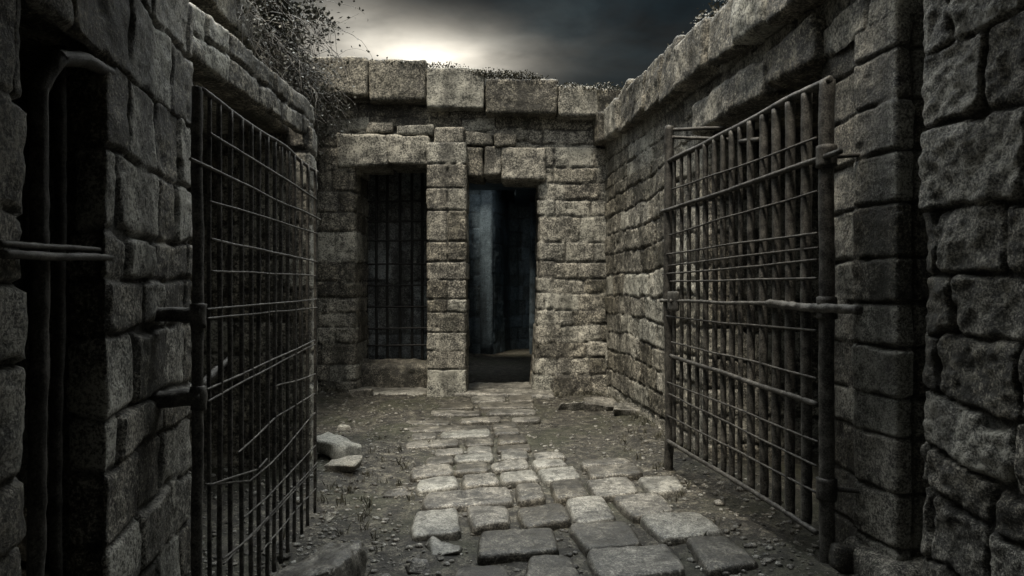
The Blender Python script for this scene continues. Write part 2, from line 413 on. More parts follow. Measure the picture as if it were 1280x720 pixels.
# chambers behind the back wall
ch = thing('stone_chamber', 'dim stone chambers seen through the two doorways, inner wall coloured with bluish light', 'chamber', (-.8, 13, 0))
mb = MB()
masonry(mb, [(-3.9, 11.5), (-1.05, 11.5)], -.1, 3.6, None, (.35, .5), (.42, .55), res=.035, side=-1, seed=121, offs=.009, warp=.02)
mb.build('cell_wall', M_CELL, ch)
mb = MB()
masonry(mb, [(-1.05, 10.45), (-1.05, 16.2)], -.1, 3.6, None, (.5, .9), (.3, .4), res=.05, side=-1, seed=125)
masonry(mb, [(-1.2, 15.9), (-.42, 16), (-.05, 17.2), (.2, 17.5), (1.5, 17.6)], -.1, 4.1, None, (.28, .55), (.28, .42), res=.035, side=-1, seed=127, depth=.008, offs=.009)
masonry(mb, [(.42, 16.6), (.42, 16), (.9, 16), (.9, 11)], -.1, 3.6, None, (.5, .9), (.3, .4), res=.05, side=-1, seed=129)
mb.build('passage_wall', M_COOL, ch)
mb = MB(); block(mb, (3.1, 5.0, .3), (-2.55, 14.1, 3.76), r=.02, res=.3, seed=5); block(mb, (1.8, .9, .3), (-1.9, 11.2, 3.78), r=.02, res=.3, seed=55); block(mb, (2.5, 3.75, .3), (.05, 12.72, 3.78), r=.02, res=.3, seed=6)
block(mb, (2.6, 3.0, .3), (.2, 17.2, 4.12), r=.02, res=.3, seed=7); block(mb, (1.3, 4.6, .3), (.72, 16.7, 3.77), r=.02, res=.3, seed=9)
mb.build('roof_slab', M_COOL, ch)  # unseen slabs, gaps left between them to let light into the chambers
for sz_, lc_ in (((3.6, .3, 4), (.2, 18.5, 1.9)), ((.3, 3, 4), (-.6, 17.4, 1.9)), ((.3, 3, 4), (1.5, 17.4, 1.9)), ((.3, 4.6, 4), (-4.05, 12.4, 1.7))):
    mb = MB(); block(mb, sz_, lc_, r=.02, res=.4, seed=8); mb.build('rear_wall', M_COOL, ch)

# doorway floor: ledge, threshold
mb = MB(); block(mb, (1.16, .55, .5), (-1.80, 10.72, .17), r=.09, res=.03, rough=.02, seed=140, skew=.03)
tag(recentre(mb.build('stone_step', M_NEAR)), 'rounded stone ledge across the foot of the barred doorway', 'step')  # darker stone stands in for the shade on this ledge
for i, (x, y, w, d, h, lb) in enumerate([(-1.82, 10.1, 1.15, .6, .035, 'low worn slab lying in front of the barred doorway'), (-.12, 10.35, 1.5, 1.2, .03, 'wide worn threshold slab in the open right doorway')]):
    mb = MB(); block(mb, (w, d, h+.1), (x, y, h/2-.03), r=.06, res=.03, rough=.022, seed=150+i, skew=.03, dome=.02)
    tag(recentre(mb.build('threshold_slab', M_FLAG)), lb, 'slab')

# iron grille in the left doorway
gr = thing('cell_grille', 'iron grille of thin upright and cross bars filling the left doorway', 'grille', (-1.78, 10.95, .4))
for k, px in enumerate((449, 458, 470.5, 484, 500, 515, 528)):
    x = at(px, 0, 10.95)[0]; mb = MB(); tube(mb, [(x, 10.95, .38), (x, 10.95, 3.45)], .023, 8, .06, .006, seed=200+k); mb.build('bar', M_BLACK, gr)
for k, py in enumerate((252, 277, 301, 330.5, 357, 384, 411, 432)):
    z = at(0, py, 10.92)[2]; mb = MB(); tube(mb, [(-2.34, 10.92, z), (-1.2, 10.92, z+.01)], .016, 6, .06, .006, seed=220+k); mb.build('crossbar', M_BLACK, gr)

# ------------------------------------------------------------------ right court wall
rw = thing('stone_wall', 'long right-hand court wall with a projecting cornice and a barred cell opening', 'wall', (1.6, 7, 0))
XR = lambda Y: 2.36-.0965*Y
mb = MB()
masonry(mb, [(XR(10.6), 10.6), (XR(6.12), 6.12), (3.2, 6.3)], -.1, 3.04, None, (.5, 1.1), (.22, .30), res=.017, side=-1, seed=301, offs=.009, warp=.06)
mb.build('wall_face', M_FAR, rw)
mb = MB()
zq = [0, .22, .5, .79, 1.0, 1.27, 1.5, 1.74, 2.03, 2.30, 2.57, 2.84, 3.1]
masonry(mb, [(2.6, 4.36), (XR(4.34)+.02, 4.34), (1.975, 3.9), (1.925, 3.87), (1.985, 3.52), (2.5, 3.6)], -.1, 3.04, zq, (.33, .52), res=.012, chipk=.012, rough=.007, joints={k: [-.1, .645, 1.085+.02*(k % 2), 1.56+.0*k, 2.6] for k in range(14)}, side=-1, seed=311, offs=.009, rad=.035, warp=.014)
mb.build('pilaster', M_WALL, rw)
mb = MB()
masonry(mb, [(XR(10.6), 10.6), (XR(4.3), 4.3), (1.93, 3.87), (1.985, 3.52), (2.5, 3.6)], 3.0, 3.72, [3.0, 3.2, 3.42, 3.74], (.35, .7), res=.018, side=-1, seed=321, offs=.009, rad=.035, warp=.05)
block(mb, (1.0, 7.2, .7), (2.62, 7.1, 3.35), r=.02, res=.3, seed=11, rotz=math.radians(5.5))
mb.build('upper_wall', M_FAR, rw)
mb = MB(); y = 4.25
for i, L in enumerate((.7, .62, .8)):
    yc = y+L/2; block(mb, (.5, L-.016, .30), (XR(yc)+.17+.02*(i % 2), yc, 3.14), rotz=math.radians(5.5), r=.05, res=.025, rough=.02, seed=330+i, skew=.02); y += L
mb.build('lintel', M_FAR, rw)
mb = MB(); y = 3.4; i = 0
rs = np.random.RandomState(5)
while y < 10.5:
    L = rs.uniform(.5, .9); yc = y+L/2; zb = 3.40+.048*(yc-4.5)+rs.uniform(-.012, .012); h = rs.uniform(.38, .54)
    block(mb, (.7, L-.014, h), (XR(yc)+.35-.15+rs.uniform(-.035, .035), yc, zb+h/2), rotz=math.radians(5.5)+rs.uniform(-.02, .02), r=.04, res=.026, rough=.016, seed=340+i, skew=.025, maxn=32); y += L; i += 1
mb.build('cornice', M_FAR, rw)
mb = MB(); masonry(mb, [(3.0, 7.5), (3.0, 3.4)], -.1, 3.1, None, res=.06, side=-1, seed=350)
block(mb, (1.2, 2.8, .2), (2.85, 5.2, 3.16), r=.02, res=.2, seed=12)
mb.build('cell_wall', M_COOL, rw)

# near right wall
nr = thing('stone_wall', 'near right wall of large rough-hewn blocks at the edge of view', 'wall', (2.0, 2, 0))
mb = MB(); zn = [0, .30, .62, .84, 1.10, 1.36, 1.62, 1.90, 2.28, 2.62, 3.0, 3.4, 3.8]
masonry(mb, [(2.7, 3.28), (1.92, 3.22), (1.985, 2.62), (2.02, 1.6)], -.1, 3.8, zn, (.24, .55), res=.012, side=-1, seed=363, offs=.009, rad=.05, depth=.032, warp=.075, rough=.022, cr=.045)
masonry(mb, [(2.02, 1.62), (2.05, 0), (2.0, -4)], -.1, 3.6, zn, res=.05, side=-1, seed=364)
mb.build('wall_face', M_NEAR, nr)
mb = MB(); block(mb, (.8, .6, 3.9), (2.75, 3.0, 1.85), r=.02, res=.3, seed=4)
mb.build('wall_core', M_NEAR, nr)

# ------------------------------------------------------------------ near left wall with the dark doorway
nl = thing('stone_wall', 'near left wall with a dark narrow doorway and lit jamb beside the open gate', 'wall', (-1.3, 2, 0))
za = [0, .3, .55, .78, 1.015, 1.166, 1.43, 1.63, 1.79, 2.04, 2.32]
mb = MB(); masonry(mb, [(-1.1, -4), (-.98, 0), (-1.05, .8)], -.1, 2.32, za, res=.05, side=-1, seed=401)
masonry(mb, [(-1.045, .78), (-1.172, 1.66), (-2.4, 1.78)], -.1, 2.32, za, (.3, .5), res=.012, side=-1, seed=402, warp=.05, rough=.012)
mb.build('wall_face', M_NEAR, nl)
mb = MB()
masonry(mb, [(-2.4, 2.5), (-1.43, 2.46), (-1.41, 2.15), (-1.265, 2.13), (-1.455, 3.12), (-2.0, 3.3), (-3.05, 3.7)], -.1, 2.32, za, (.2, .45), res=.011, side=-1, seed=411, offs=.009, rad=.02, warp=.035, rough=.008, cr=.02)
mb.build('jamb', M_NEAR, nl)
mb = MB()
masonry(mb, [(-.98, 0), (-1.172, 1.66), (-1.265, 2.13), (-1.455, 3.12), (-2.0, 3.3), (-3.05, 3.7)], 2.30, 3.6, [2.30, 2.62, 2.88, 3.2, 3.6], (.3, .6), res=.014, side=-1, seed=421, offs=.009, rad=.03, warp=.05, rough=.010)
block(mb, (.9, 1.2, .3), (-1.72, 1.9, 2.47), r=.03, res=.05, seed=14, rotz=.19)
mb.build('upper_wall', M_NEAR, nl)
mb = MB(); block(mb, (.2, 1.4, 2.6), (-2.4, 2.1, 1.2), r=.02, res=.2, seed=15); mb.build('niche_back', M_NEAR, nl)

# far left wall
fl = thing('stone_wall', 'left court wall with overhanging cornice, half hidden by creeper and the open gate', 'wall', (-3.2, 7, 0))
XL = lambda Y: -2.55-.09*Y
mb = MB(); masonry(mb, [(XL(3.4), 3.4), (XL(6.55), 6.55), (-4.2, 6.6)], -.1, 3.22, None, res=.04, side=-1, seed=441); mb.build('wall_face', M_FAR, fl)
mb = MB(); masonry(mb, [(XL(3.4), 3.4), (XL(10.4), 10.4)], 3.2, 4.46, None, (.35, .7), (.22, .32), res=.02, side=-1, seed=451, offs=.009, warp=.05)
block(mb, (.9, 7, 1.2), (-3.72, 7, 3.83), rotz=math.radians(5.1), r=.02, res=.3, seed=16); mb.build('upper_wall', M_FAR, fl)
mb = MB(); y = 3.5; i = 0
while y < 10.4:
    L = rs.uniform(.5, .9); yc = y+L/2; h = rs.uniform(.46, .54)
    block(mb, (.7, L+.004, h), (XL(yc)-.35+.24, yc, 4.36+h/2+rs.uniform(-.02, .02)), rotz=math.radians(5.1)+rs.uniform(-.02, .02), r=.04, res=.028, rough=.016, seed=460+i, skew=.025, maxn=32); y += L; i += 1
mb.build('cornice', M_FAR, fl)
mb = MB(); block(mb, (.2, 7, 3.4), (-4.6, 8.5, 1.6), r=.02, res=.3, seed=17); block(mb, (1.6, 6, .2), (-3.95, 8.3, 3.35), r=.02, res=.3, seed=18); mb.build('cell_wall', M_COOL, fl)  # dark room added behind the wall so its opening looks black

# low roofed cell, added to keep the space behind the left gate dark
lc = thing('added_dark_cell', 'added low roofed cell that darkens the space behind the open left gate', 'cell', (-2.4, 4.8, 0))
mb = MB(); masonry(mb, [(-3.4, 5.72), (-1.70, 5.72), (-1.685, 5.74), (-1.75, 6.12), (-3.4, 6.2)], -.1, 2.95, None, (.3, .5), res=.022, side=-1, seed=481, rad=.03); mb.build('pier', M_FAR, lc)
mb = MB(); masonry(mb, [(-1.80, 3.15), (-1.75, 5.6), (-1.72, 5.72), (-1.78, 6.12), (-2.6, 6.2)], 2.86, 3.2, [2.86, 3.03, 3.2], (.3, .55), res=.016, side=-1, seed=484, depth=.03)
block(mb, (.3, 2.75, .1), (-1.96, 4.5, 2.92), rotz=.05, r=.02, res=.1, seed=485)
block(mb, (1.6, 2.9, .3), (-2.78, 4.5, 3.02), rotz=.065, r=.03, res=.1, seed=483, maxn=40); mb.build('roof', M_FAR, lc)

# unseen roof slab over the camera, added to shade near walls and foreground
pr = thing('unseen_shade_roof', 'unseen roof slab added over the viewpoint to shade the near walls', 'roof', (.5, -1, 3.4))
mb = MB(); block(mb, (5.4, 7.4, .35), (.4, -.4, 3.82), r=.04, res=.2, seed=19); mb.build('slab', M_NEAR, pr)

# ------------------------------------------------------------------ gates
def on_line(px, x0, y0, x1, y1):         # where a sight line meets a leaf standing on a plan line
    k = (px-640)/F; m = (x1-x0)/(y1-y0); Y = (x0-m*y0)/(k-m); return k*Y, Y
gl = thing('iron_gate', 'left iron gate of thin bars and bent wire, swung open against the near wall', 'gate', (-1.21, 2.64, 0))
LG = (-1.21, 2.64, -1.29, 4.5)
def lg(px, py):
    x, y = on_line(px, *LG); return (x, y, EYE+(HY-py)/F*y)
mb = MB(); tube(mb, [(-1.215, 2.64, .0), (-1.215, 2.64, 2.37)], .021, 12, .03, .008, .14, seed=501); mb.build('post', M_IRON2, gl)
mb = MB(); a, b = lg(248, 109), lg(397, 214); tube(mb, [a, b], .011, 8, .05, .012, seed=502); mb.build('top_rail', M_IRON, gl)
for k, px in enumerate((262.5, 274.5, 288, 302, 313.5, 324, 334, 343, 351.5, 360, 367.5, 376.5, 385, 394)):
    x, y = on_line(px, *LG); t = (y-2.64)/1.86
    zt = lg(px, 112+(px-250)*.695)[2]
    mb = MB(); tube(mb, [(x, y, .09+.03*R.rand()), (x+R.uniform(-.006, .006), y, 1.2), (x, y, zt)], .0112 if k else .009, 8, .05, .003, .13, seed=510+k); mb.build('bar', M_IRON2, gl)
wires = [[(260, 167), (394, 249)], [(234, 198), (398, 275)], [(260, 251), (394, 292)], [(262, 300), (394, 327)], [(262, 339), (394, 345)], [(256, 387), (394, 374)],
         [(256, 398), (394, 385)], [(257, 487), (300, 468), (392, 425)], [(257, 502), (310, 472), (392, 430)], [(342, 484), (370, 475), (392, 467)], [(295, 565), (345, 520), (392, 492)],
         [(255, 605), (290, 603), (309, 602), (335, 580), (392, 517)], [(302, 647), (330, 622), (392, 557)], [(275, 705), (320, 660), (394, 578)], [(276, 698), (318, 664), (394, 584)], [(325, 690), (360, 648), (394, 610)],
         [(258, 606), (280, 598), (318, 586), (330, 573)]]
for k, w in enumerate(wires):
    mb = MB(); tube(mb, [lg(*p) for p in w], .0062 if k in (0, 1, 3) else .0048, 6, .035, .007, .2, seed=540+k); o = mb.build('crossbar', M_IRON2, gl); o.location.x += .010
for k, (p0, p1, rr) in enumerate([((-1.52, 2.58, 1.487), (-1.20, 2.64, 1.483), .030), ((-1.53, 2.57, 1.158), (-1.205, 2.64, 1.165), .034)]):
    mb = MB(); tube(mb, [p0, p1], rr, 10, .015, .01, .35, seed=560+k)
    tube(mb, [(-1.213, 2.64, p1[2]-.045), (-1.213, 2.64, p1[2]+.045)], .031, 10, .015, .0, .3, seed=565+k); mb.build('hinge', M_IRON, gl)
mb = MB(); tube(mb, [lg(252, 492), lg(275, 470), lg(298, 448)], .02, 10, .012, .012, .45, seed=568, taper=.6); o = mb.build('latch_arm', M_IRON, gl); o.location.x -= .03

gt = thing('iron_gate', 'right iron gate of thick paler uprights and cross rods, standing before the cell', 'gate', (1.78, 3.86, 0))
RG = (1.78, 3.86, 1.37, 5.85)
P2 = lambda t, z: (1.78-.41*t, 3.86+1.99*t, z)
mb = MB(); tube(mb, [(1.78, 3.86, .0), (1.78, 3.86, 2.76)], .042, 14, .03, .006, .10, seed=601); mb.build('post', M_IRON2, gt)
mb = MB(); tube(mb, [P2(1.03, -.02), P2(1.03, 2.98)], .040, 12, .03, .012, .14, seed=602); mb.build('post', M_IRON, gt)
mb = MB(); tube(mb, [P2(-.02, 2.755), P2(1.05, 2.67)], .022, 10, .04, .014, seed=603); mb.build('top_rail', M_IRON2, gt)
for k, (px, rr) in enumerate([(843, .015), (852, .016), (861.5, .017), (871.5, .017), (882, .022), (893.5, .020), (904, .021), (915, .021), (925, .017), (939, .026), (955, .028), (970.5, .028), (988, .030), (1008, .032)]):
    x, y = on_line(px, *RG); t = (y-3.86)/1.99
    mb = MB(); tube(mb, [(x, y, .19+.08*t), (x+R.uniform(-.004, .004), y, 1.5), (x, y, 2.74-.07*t)], rr, 10, .035, .004, .15, seed=610+k); mb.build('bar', M_IRON2, gt)
rows = [(2.446, 2.416), (2.33, 2.25), (2.138, 2.03), (1.9, 1.867), (1.82, 1.765), (1.745, 1.70), (1.645, 1.634), (1.34, 1.34), (1.066, 1.12), (.92, 1.0), (.704, .77), (.568, .674), (.41, .482), (.19, .27)]
for k, (zn_, zf_) in enumerate(rows):
    th = .017 if k in (1, 13, 9) else .0075
    t0 = -.08 if k == 1 else .02; t1 = 1.06 if k in (1, 5) else R.uniform(.97, 1.03)
    mb = MB(); tube(mb, [P2(t0, zn_), P2(.5, (zn_+zf_)/2+R.uniform(-.012, .012)), P2(t1, zf_)], th, 8, .04, .007, .18, seed=640+k); o = mb.build('crossbar', M_IRON, gt); o.location.x -= .028
mb = MB(); tube(mb, [P2(-.16, 1.475), P2(.02, 1.475), P2(.25, 1.49)], .026, 10, .014, .012, .4, seed=670); tube(mb, [P2(.22, 1.488), P2(1.06, 1.464)], .013, 8, .03, .012, .25, seed=671); o = mb.build('sliding_bolt', M_IRON2, gt); o.location.x -= .045
for k, (a, b) in enumerate([(P2(1.03, 2.95), (1.80, 5.75, 2.93)), (P2(1.03, 2.89), (1.80, 5.6, 2.80)), (P2(.45, 2.60), P2(.33, 2.57))]):
    mb = MB(); tube(mb, [a, b], .016, 8, .03, .01, .2, seed=680+k); mb.build('bracket', M_IRON, gt)

for z in (2.33, 1.475, .45):
    mb = MB(); tube(mb, [(1.78, 3.86, z-.06), (1.78, 3.86, z+.06)], .056, 14, .02, 0, .12, seed=int(690+z*10)); tube(mb, [(1.80, 3.86, z), (2.0, 3.80, z)], .014, 8, .02, .004, .25, seed=int(700+z*10)); h = mb.build('hinge', M_IRON, gt)
    mb = MB(); tube(mb, [(1.775, 3.855, z-.10), (1.775, 3.855, z-.062)], .026, 8, .02, 0, .1, seed=3); q = mb.build('hinge_pin', M_IRON, gt); q.parent = h
mb = MB(); a = P2(.93, 1.47); block(mb, (.02, .20, .16), (a[0]-.05, a[1], a[2]), rotz=.2, r=.008, res=.02, rough=.004, seed=720); lk = mb.build('lock_plate', M_IRON2, gt)
mb = MB(); tube(mb, [(a[0]-.075, a[1]+.01, a[2]), (a[0]-.06, a[1]+.01, a[2])], .018, 8, .01, 0, .1, seed=721); q = mb.build('lock_boss', M_IRON, gt); q.parent = lk
# bars of the dark left doorway
nb = thing('barred_door', 'corroded upright pipe and cross rail barring the dark doorway at far left', 'bars', (-1.2, 1.75, 0))
mb = MB(); tube(mb, [(-1.255, 1.80, -.05), (-1.25, 1.80, 1.0), (-1.245, 1.80, 2.12), (-1.232, 1.86, 2.22), (-1.25, 2.0, 2.26), (-1.30, 2.25, 2.29)], .022, 12, .025, .012, .22, seed=701); mb.build('pipe', M_IRON, nb)
mb = MB(); tube(mb, [(-1.355, 2.04, -.05), (-1.355, 2.04, 2.32)], .017, 10, .03, .012, .2, seed=702); mb.build('pipe', M_IRON, nb)
mb = MB(); tube(mb, [(-1.12, 1.50, 1.668), (-1.31, 2.26, 1.692)], .011, 8, .03, .006, .2, seed=703); mb.build('cross_rail', M_IRON, nb)
mb = MB(); tube(mb, [(-1.13, 1.50, 1.69), (-1.325, 2.26, 1.718)], .008, 8, .03, .006, .2, seed=704); mb.build('cross_rail', M_IRON, nb)

# ------------------------------------------------------------------ flagstones of the path
FL = [
 [((570,708),(633,706),(650,745),(560,748)), ((662,697),(712,694),(737,740),(655,742)), ((735,687),(833,678),(858,714),(752,724)), ((858,672),(908,668),(950,705),(885,713))],
 [((603,663),(690,658),(698,687),(597,696)), ((710,656),(783,650),(803,677),(735,687)), ((800,645),(876,639),(904,666),(828,673))],
 [((520,638),(571,634),(576,664),(514,669)), ((583,633),(634,630),(638,651),(591,659)), ((646,636),(702,627),(714,650),(657,657)), ((707,624),(752,620),(771,647),(721,652)), ((766,620),(826,617),(843,639),(793,645))],
 [((535,617),(633,607),(641,626),(529,635)), ((644,604),(674,602),(682,622),(648,626)), ((688,602),(725,599),(738,618),(696,623)), ((733,600),(785,596),(799,615),(746,620)), ((798,597),(845,595),(857,611),(815,616))],
 [((525,598),(569,594),(573,609),(521,614)), ((578,594),(618,591),(624,604),(580,608)), ((625,590),(667,587),(674,600),(628,603)), ((671,586),(717,582),(726,597),(683,601)), ((735,583),(793,580),(804,592),(738,595))],
 [((516,585),(563,580),(567,591),(512,597)), ((570,580),(608,577),(612,588),(568,590)), ((614,578),(657,574),(662,584),(616,587)), ((665,575),(702,573),(712,581),(670,584)), ((725,576),(782,573),(789,579),(730,583))],
 [((533,572),(565,570),(567,578),(531,581)), ((569,569),(615,567),(617,575),(569,577)), ((626,565),(658,563),(661,572),(627,574)), ((666,566),(700,566),(708,572),(669,573))],
 [((545,562),(579,560),(580,567),(544,569)), ((584,559),(614,558),(616,565),(584,566)), ((621,557),(662,555),(664,562),(621,564))],
 [((509,551),(572,549),(573,557),(508,560)), ((582,549),(616,547),(618,555),(582,557)), ((623,546),(656,544),(659,552),(623,554))],
 [((515,542),(545,541),(546,547),(514,549)), ((552,540),(612,538),(613,545),(552,547)), ((618,537),(648,535),(650,542),(618,543))],
 [((505,534),(610,532),(611,537),(504,540)), ((616,530),(645,528),(647,533),(616,535))],
 [((498,527),(562,525),(562,530),(497,532)), ((575,523),(625,521),(626,526),(575,528)), ((640,522),(674,521),(675,526),(641,527))],
 [((540,514),(600,513),(601,518),(540,519)), ((610,513),(668,511),(670,516),(610,518))],
 [((545,505),(590,504),(592,510),(544,511)), ((600,504),(665,502),(667,508),(600,510))],
 [((590,496),(630,495),(632,501),(590,502)), ((636,495),(664,494),(667,500),(637,501))],
]
ordn = ['nearest', 'second', 'third', 'fourth', 'fifth', 'sixth', 'seventh', 'eighth', 'ninth', 'tenth', 'eleventh', 'twelfth', 'thirteenth', 'fourteenth', 'farthest']
pos_w = {2: ['left', 'right'], 3: ['left', 'middle', 'right'], 4: ['leftmost', 'second from left', 'second from right', 'rightmost'], 5: ['leftmost', 'second from left', 'middle', 'second from right', 'rightmost']}
ROWY = []
for r, row in enumerate(FL):
    for k, (tl, tr, br, bl) in enumerate(row):
        zt = .038 if r < 6 else .028
        q = np.array([ground_at(*p, z=zt) for p in (bl, br, tr, tl)])
        c0 = q.mean(0); q = c0+(q-c0)*(1.06 if r < 6 else 1.04); gz0 = float(gz(c0[0], c0[1]))
        w = np.linalg.norm(q[1]-q[0]); d = np.linalg.norm(q[3]-q[0])
        sh = 'broad' if w > .62 else ('small' if w < .33 else 'squarish' if w < d*1.3 else 'oblong')
        mb = MB(); block(mb, (w, d, .16), (0, 0, zt-.078), r=.034 if r < 6 else .022, res=.022, rough=.009, seed=800+r*10+k, quad=q, dome=.010, corner=.055, tilt=(R.uniform(-.03, .03), R.uniform(-.03, .03)), maxn=34)
        o = recentre(mb.build('flagstone', M_FLAG))
        tag(o, f'{sh} worn flagstone, {pos_w[len(row)][k]} in the {ordn[r]} row of the path from the viewer', 'flagstone', 'flagstones of the path')

# ------------------------------------------------------------------ loose stones
def rock(name, size, px, py, label, cat, seed, mat=M_ROCK, rotz=0., z=.0, r=None, skew=.05, tilt=(0, 0), group=None, rough=.02, y=None):
    x, yy = ground_at(px, py); z0 = float(gz(x, yy))
    mb = MB(); block(mb, size, (x, yy, z0+size[2]*.32+z), rotz=rotz, r=r or min(size)*.2, res=.018, rough=rough, seed=seed, skew=skew, tilt=tilt)
    return tag(recentre(mb.build(name, mat)), label, cat, group)
mb = MB(); block(mb, (.44, .56, .30), (-1.03, 3.70, .0), rotz=-.25, r=.10, res=.018, rough=.030, seed=905, skew=.06, maxn=34, corner=.08)
tag(recentre(mb.build('stone_block', M_FLAG)), 'big rough stone block lying by the foot of the left gate', 'stone')
rock('rock', (.40, .24, .13), 418, 577, 'pale angular rock lying beside the left gate edge, larger of the touching pair', 'rock', 911, rotz=-.5, tilt=(-.15, 0), z=.03)
rock('rock', (.23, .15, .10), 427, 592, 'smaller pale rock tucked in front of the larger pale rock by the left gate', 'rock', 912)
rock('rock', (.15, .11, .08), 431, 539, 'lone white stone on the dirt left of the path, near the left pier', 'rock', 913)
rock('rock', (.09, .07, .06), 411, 648, 'pebble-sized pale stone beside the big rough block', 'rock', 914)
rock('rock', (.30, .22, .10), 452, 497, 'low grey stone at the foot of the left pier', 'rock', 915, M_FLAG)
rock('rock', (.42, .30, .12), 752, 512, 'flat grey stone in the corner at the foot of the right pier', 'rock', 916, M_FLAG)
rock('rock', (.30, .26, .12), 785, 518, 'flat grey stone against the foot of the right court wall', 'rock', 917, M_FLAG)
rock('rock', (.34, .24, .10), 714, 510, 'flat grey stone in front of the right pier', 'rock', 918, M_FLAG)
rock('rock', (.20, .10, .04), 556, 687, 'thin half-buried stone left of the nearest flagstones, larger one', 'rock', 919, M_FLAG)
rock('rock', (.13, .10, .05), 527, 708, 'small half-buried stone at the bottom edge left of the path', 'rock', 920, M_FLAG)
rock('rock', (.24, .16, .12), 1062, 716, 'dark stone wedged between the right gate post and the pilaster', 'rock', 921, M_NEAR)
rock('rock', (.20, .10, .05), 502, 617, 'thin pale sliver of stone at the left edge of the path', 'rock', 922, M_FLAG)
mb = MB(); block(mb, (.34, .46, .22), (2.03, 3.68, .06), rotz=.1, r=.06, res=.02, rough=.016, seed=931, skew=.03)
tag(recentre(mb.build('plinth_stone', M_NEAR)), 'low plinth stone at the foot of the right pilaster', 'stone')

# gravel: too many to count
mb = MB(); ico = cube_grid(2, 2, 2); base = ico[0]/np.linalg.norm(ico[0], axis=1)[:, None]
rs = np.random.RandomState(77); n = 9000
Yp = 3.3+8*rs.rand(n)**1.5; Xp = rs.uniform(-3.3, 2.0, n)
inpath = (np.abs(Xp-.2) < .9) & (rs.rand(n) < .45)
sz = .006+.016*rs.rand(n)**3.; sz[rs.rand(n) < .012] *= 2.0
keep = ~inpath; Xp, Yp, sz = Xp[keep], Yp[keep], sz[keep]; n = len(Xp)
Zp = gz(Xp, Yp)
S = np.stack([sz*rs.uniform(.8, 1.5, n), sz*rs.uniform(.8, 1.5, n), sz*rs.uniform(.5, .9, n)], -1)
an = rs.rand(n)*6.28; ca, sa = np.cos(an), np.sin(an)
B = base[None]*S[:, None, :]*(1+.25*rs.uniform(-1, 1, (n, len(base), 1)))
B = np.stack([B[..., 0]*ca[:, None]-B[..., 1]*sa[:, None]+Xp[:, None], B[..., 0]*sa[:, None]+B[..., 1]*ca[:, None]+Yp[:, None], B[..., 2]+(Zp+S[:, 2]*.2)[:, None]], -1)
ff = (ico[1][None]+np.arange(n)[:, None, None]*len(base)).reshape(-1, 4)
mb.add(B.reshape(-1, 3), ff, None, np.repeat(rs.rand(n), len(base)))
tag(mb.build('gravel', M_FLAG), None, None, kind='stuff')

# ------------------------------------------------------------------ vegetation
def leaves(mb, P, size, rs):
    n = len(P); a = rs.normal(size=(n, 3)); a /= np.linalg.norm(a, axis=1)[:, None]
    b = rs.normal(size=(n, 3)); b -= (a*b).sum(1)[:, None]*a; b /= np.linalg.norm(b, axis=1)[:, None]
    c = np.cross(a, b)
    L = (size*rs.uniform(.6, 1.3, n))[:, None]; W = L*.34
    V = np.stack([P, P+a*L*.5+b*W+c*L*.08, P+a*L, P+a*L*.5-b*W+c*L*.08], 1).reshape(-1, 3)
    f = np.arange(n*4).reshape(-1, 4)
    mb.add(V, f, None, np.repeat(rs.rand(n), 4))
def branch(rs, p, d, L, k, out, depth, tips, droop=.0, spread=.6):
    p = np.array(p, float); d = np.array(d, float); d /= np.linalg.norm(d); pts = [p.copy()]
    seg = max(4, int(L/.07))
    for i in range(seg):
        d = d+rs.normal(size=3)*.16+np.array([0, 0, -droop]); d /= np.linalg.norm(d); p = p+d*L/seg; pts.append(p.copy())
        if depth > 0 and i > 0 and rs.rand() < .55:
            nd = d+rs.normal(size=3)*spread
            branch(rs, p, nd, L*rs.uniform(.35, .6), k*.6, out, depth-1, tips, droop, spread)
        if depth <= 1: tips.append(p.copy())
    out.append((np.array(pts), k))
rs = np.random.RandomState(31)
bu = thing('bush', 'leafy bush growing on the wall top at the upper left corner against the sky', 'bush', (-2.9, 9.0, 4.75))
out, tips = [], []
for k in range(46):
    p = (rs.uniform(-3.75, -3.2), rs.uniform(8.4, 9.7), 4.78); branch(rs, p, (rs.uniform(-.3, .6), rs.uniform(-.4, .3), rs.uniform(.45, 1.0)), rs.uniform(.3, .72), .010, out, 2, tips)
mb = MB()
for i, (p, k) in enumerate(out): tube(mb, p, k, 4, .12, 0, 0, i, .5)
mb.build('stems', M_TWIG, bu)
T = np.array(tips); T = np.repeat(T, 9, 0)+rs.normal(size=(len(T)*9, 3))*.06
mb = MB(); leaves(mb, T, .065, rs); mb.build('foliage', M_LEAF, bu, smooth=False)
cr = thing('creeper', 'dry creeper with thin twigs hanging down the dark corner of the left wall', 'creeper', (-3.1, 9.2, 4.6))
out, tips = [], []
for k in range(120):
    y = rs.uniform(7.6, 9.7) if k % 3 else rs.uniform(8.6, 9.7)
    p = (XL(y)+rs.uniform(.1, .32), y, rs.uniform(4.35, 4.95)); branch(rs, p, (rs.uniform(.1, .8), rs.uniform(-.5, .4), rs.uniform(-.6, .3)), rs.uniform(.5, 1.25), .006, out, 1, tips, .14, .5)
for k in range(60):
    p = (rs.uniform(-3.4, -3.0), 9.72, rs.uniform(4.2, 4.7)); branch(rs, p, (rs.uniform(-.3, .7), rs.uniform(-.25, .05), rs.uniform(-.8, .0)), rs.uniform(.5, 1.1), .006, out, 1, tips, .10, .5)
mb = MB()
for i, (p, k) in enumerate(out): tube(mb, p, k, 4, .12, 0, 0, i, .4)
mb.build('twigs', M_TWIG, cr)
T = np.array(tips); T = T[rs.rand(len(T)) < .8]; T = T+rs.normal(size=T.shape)*.03
mb = MB(); leaves(mb, T, .04, rs); mb.build('foliage', M_LEAF, cr, smooth=False)
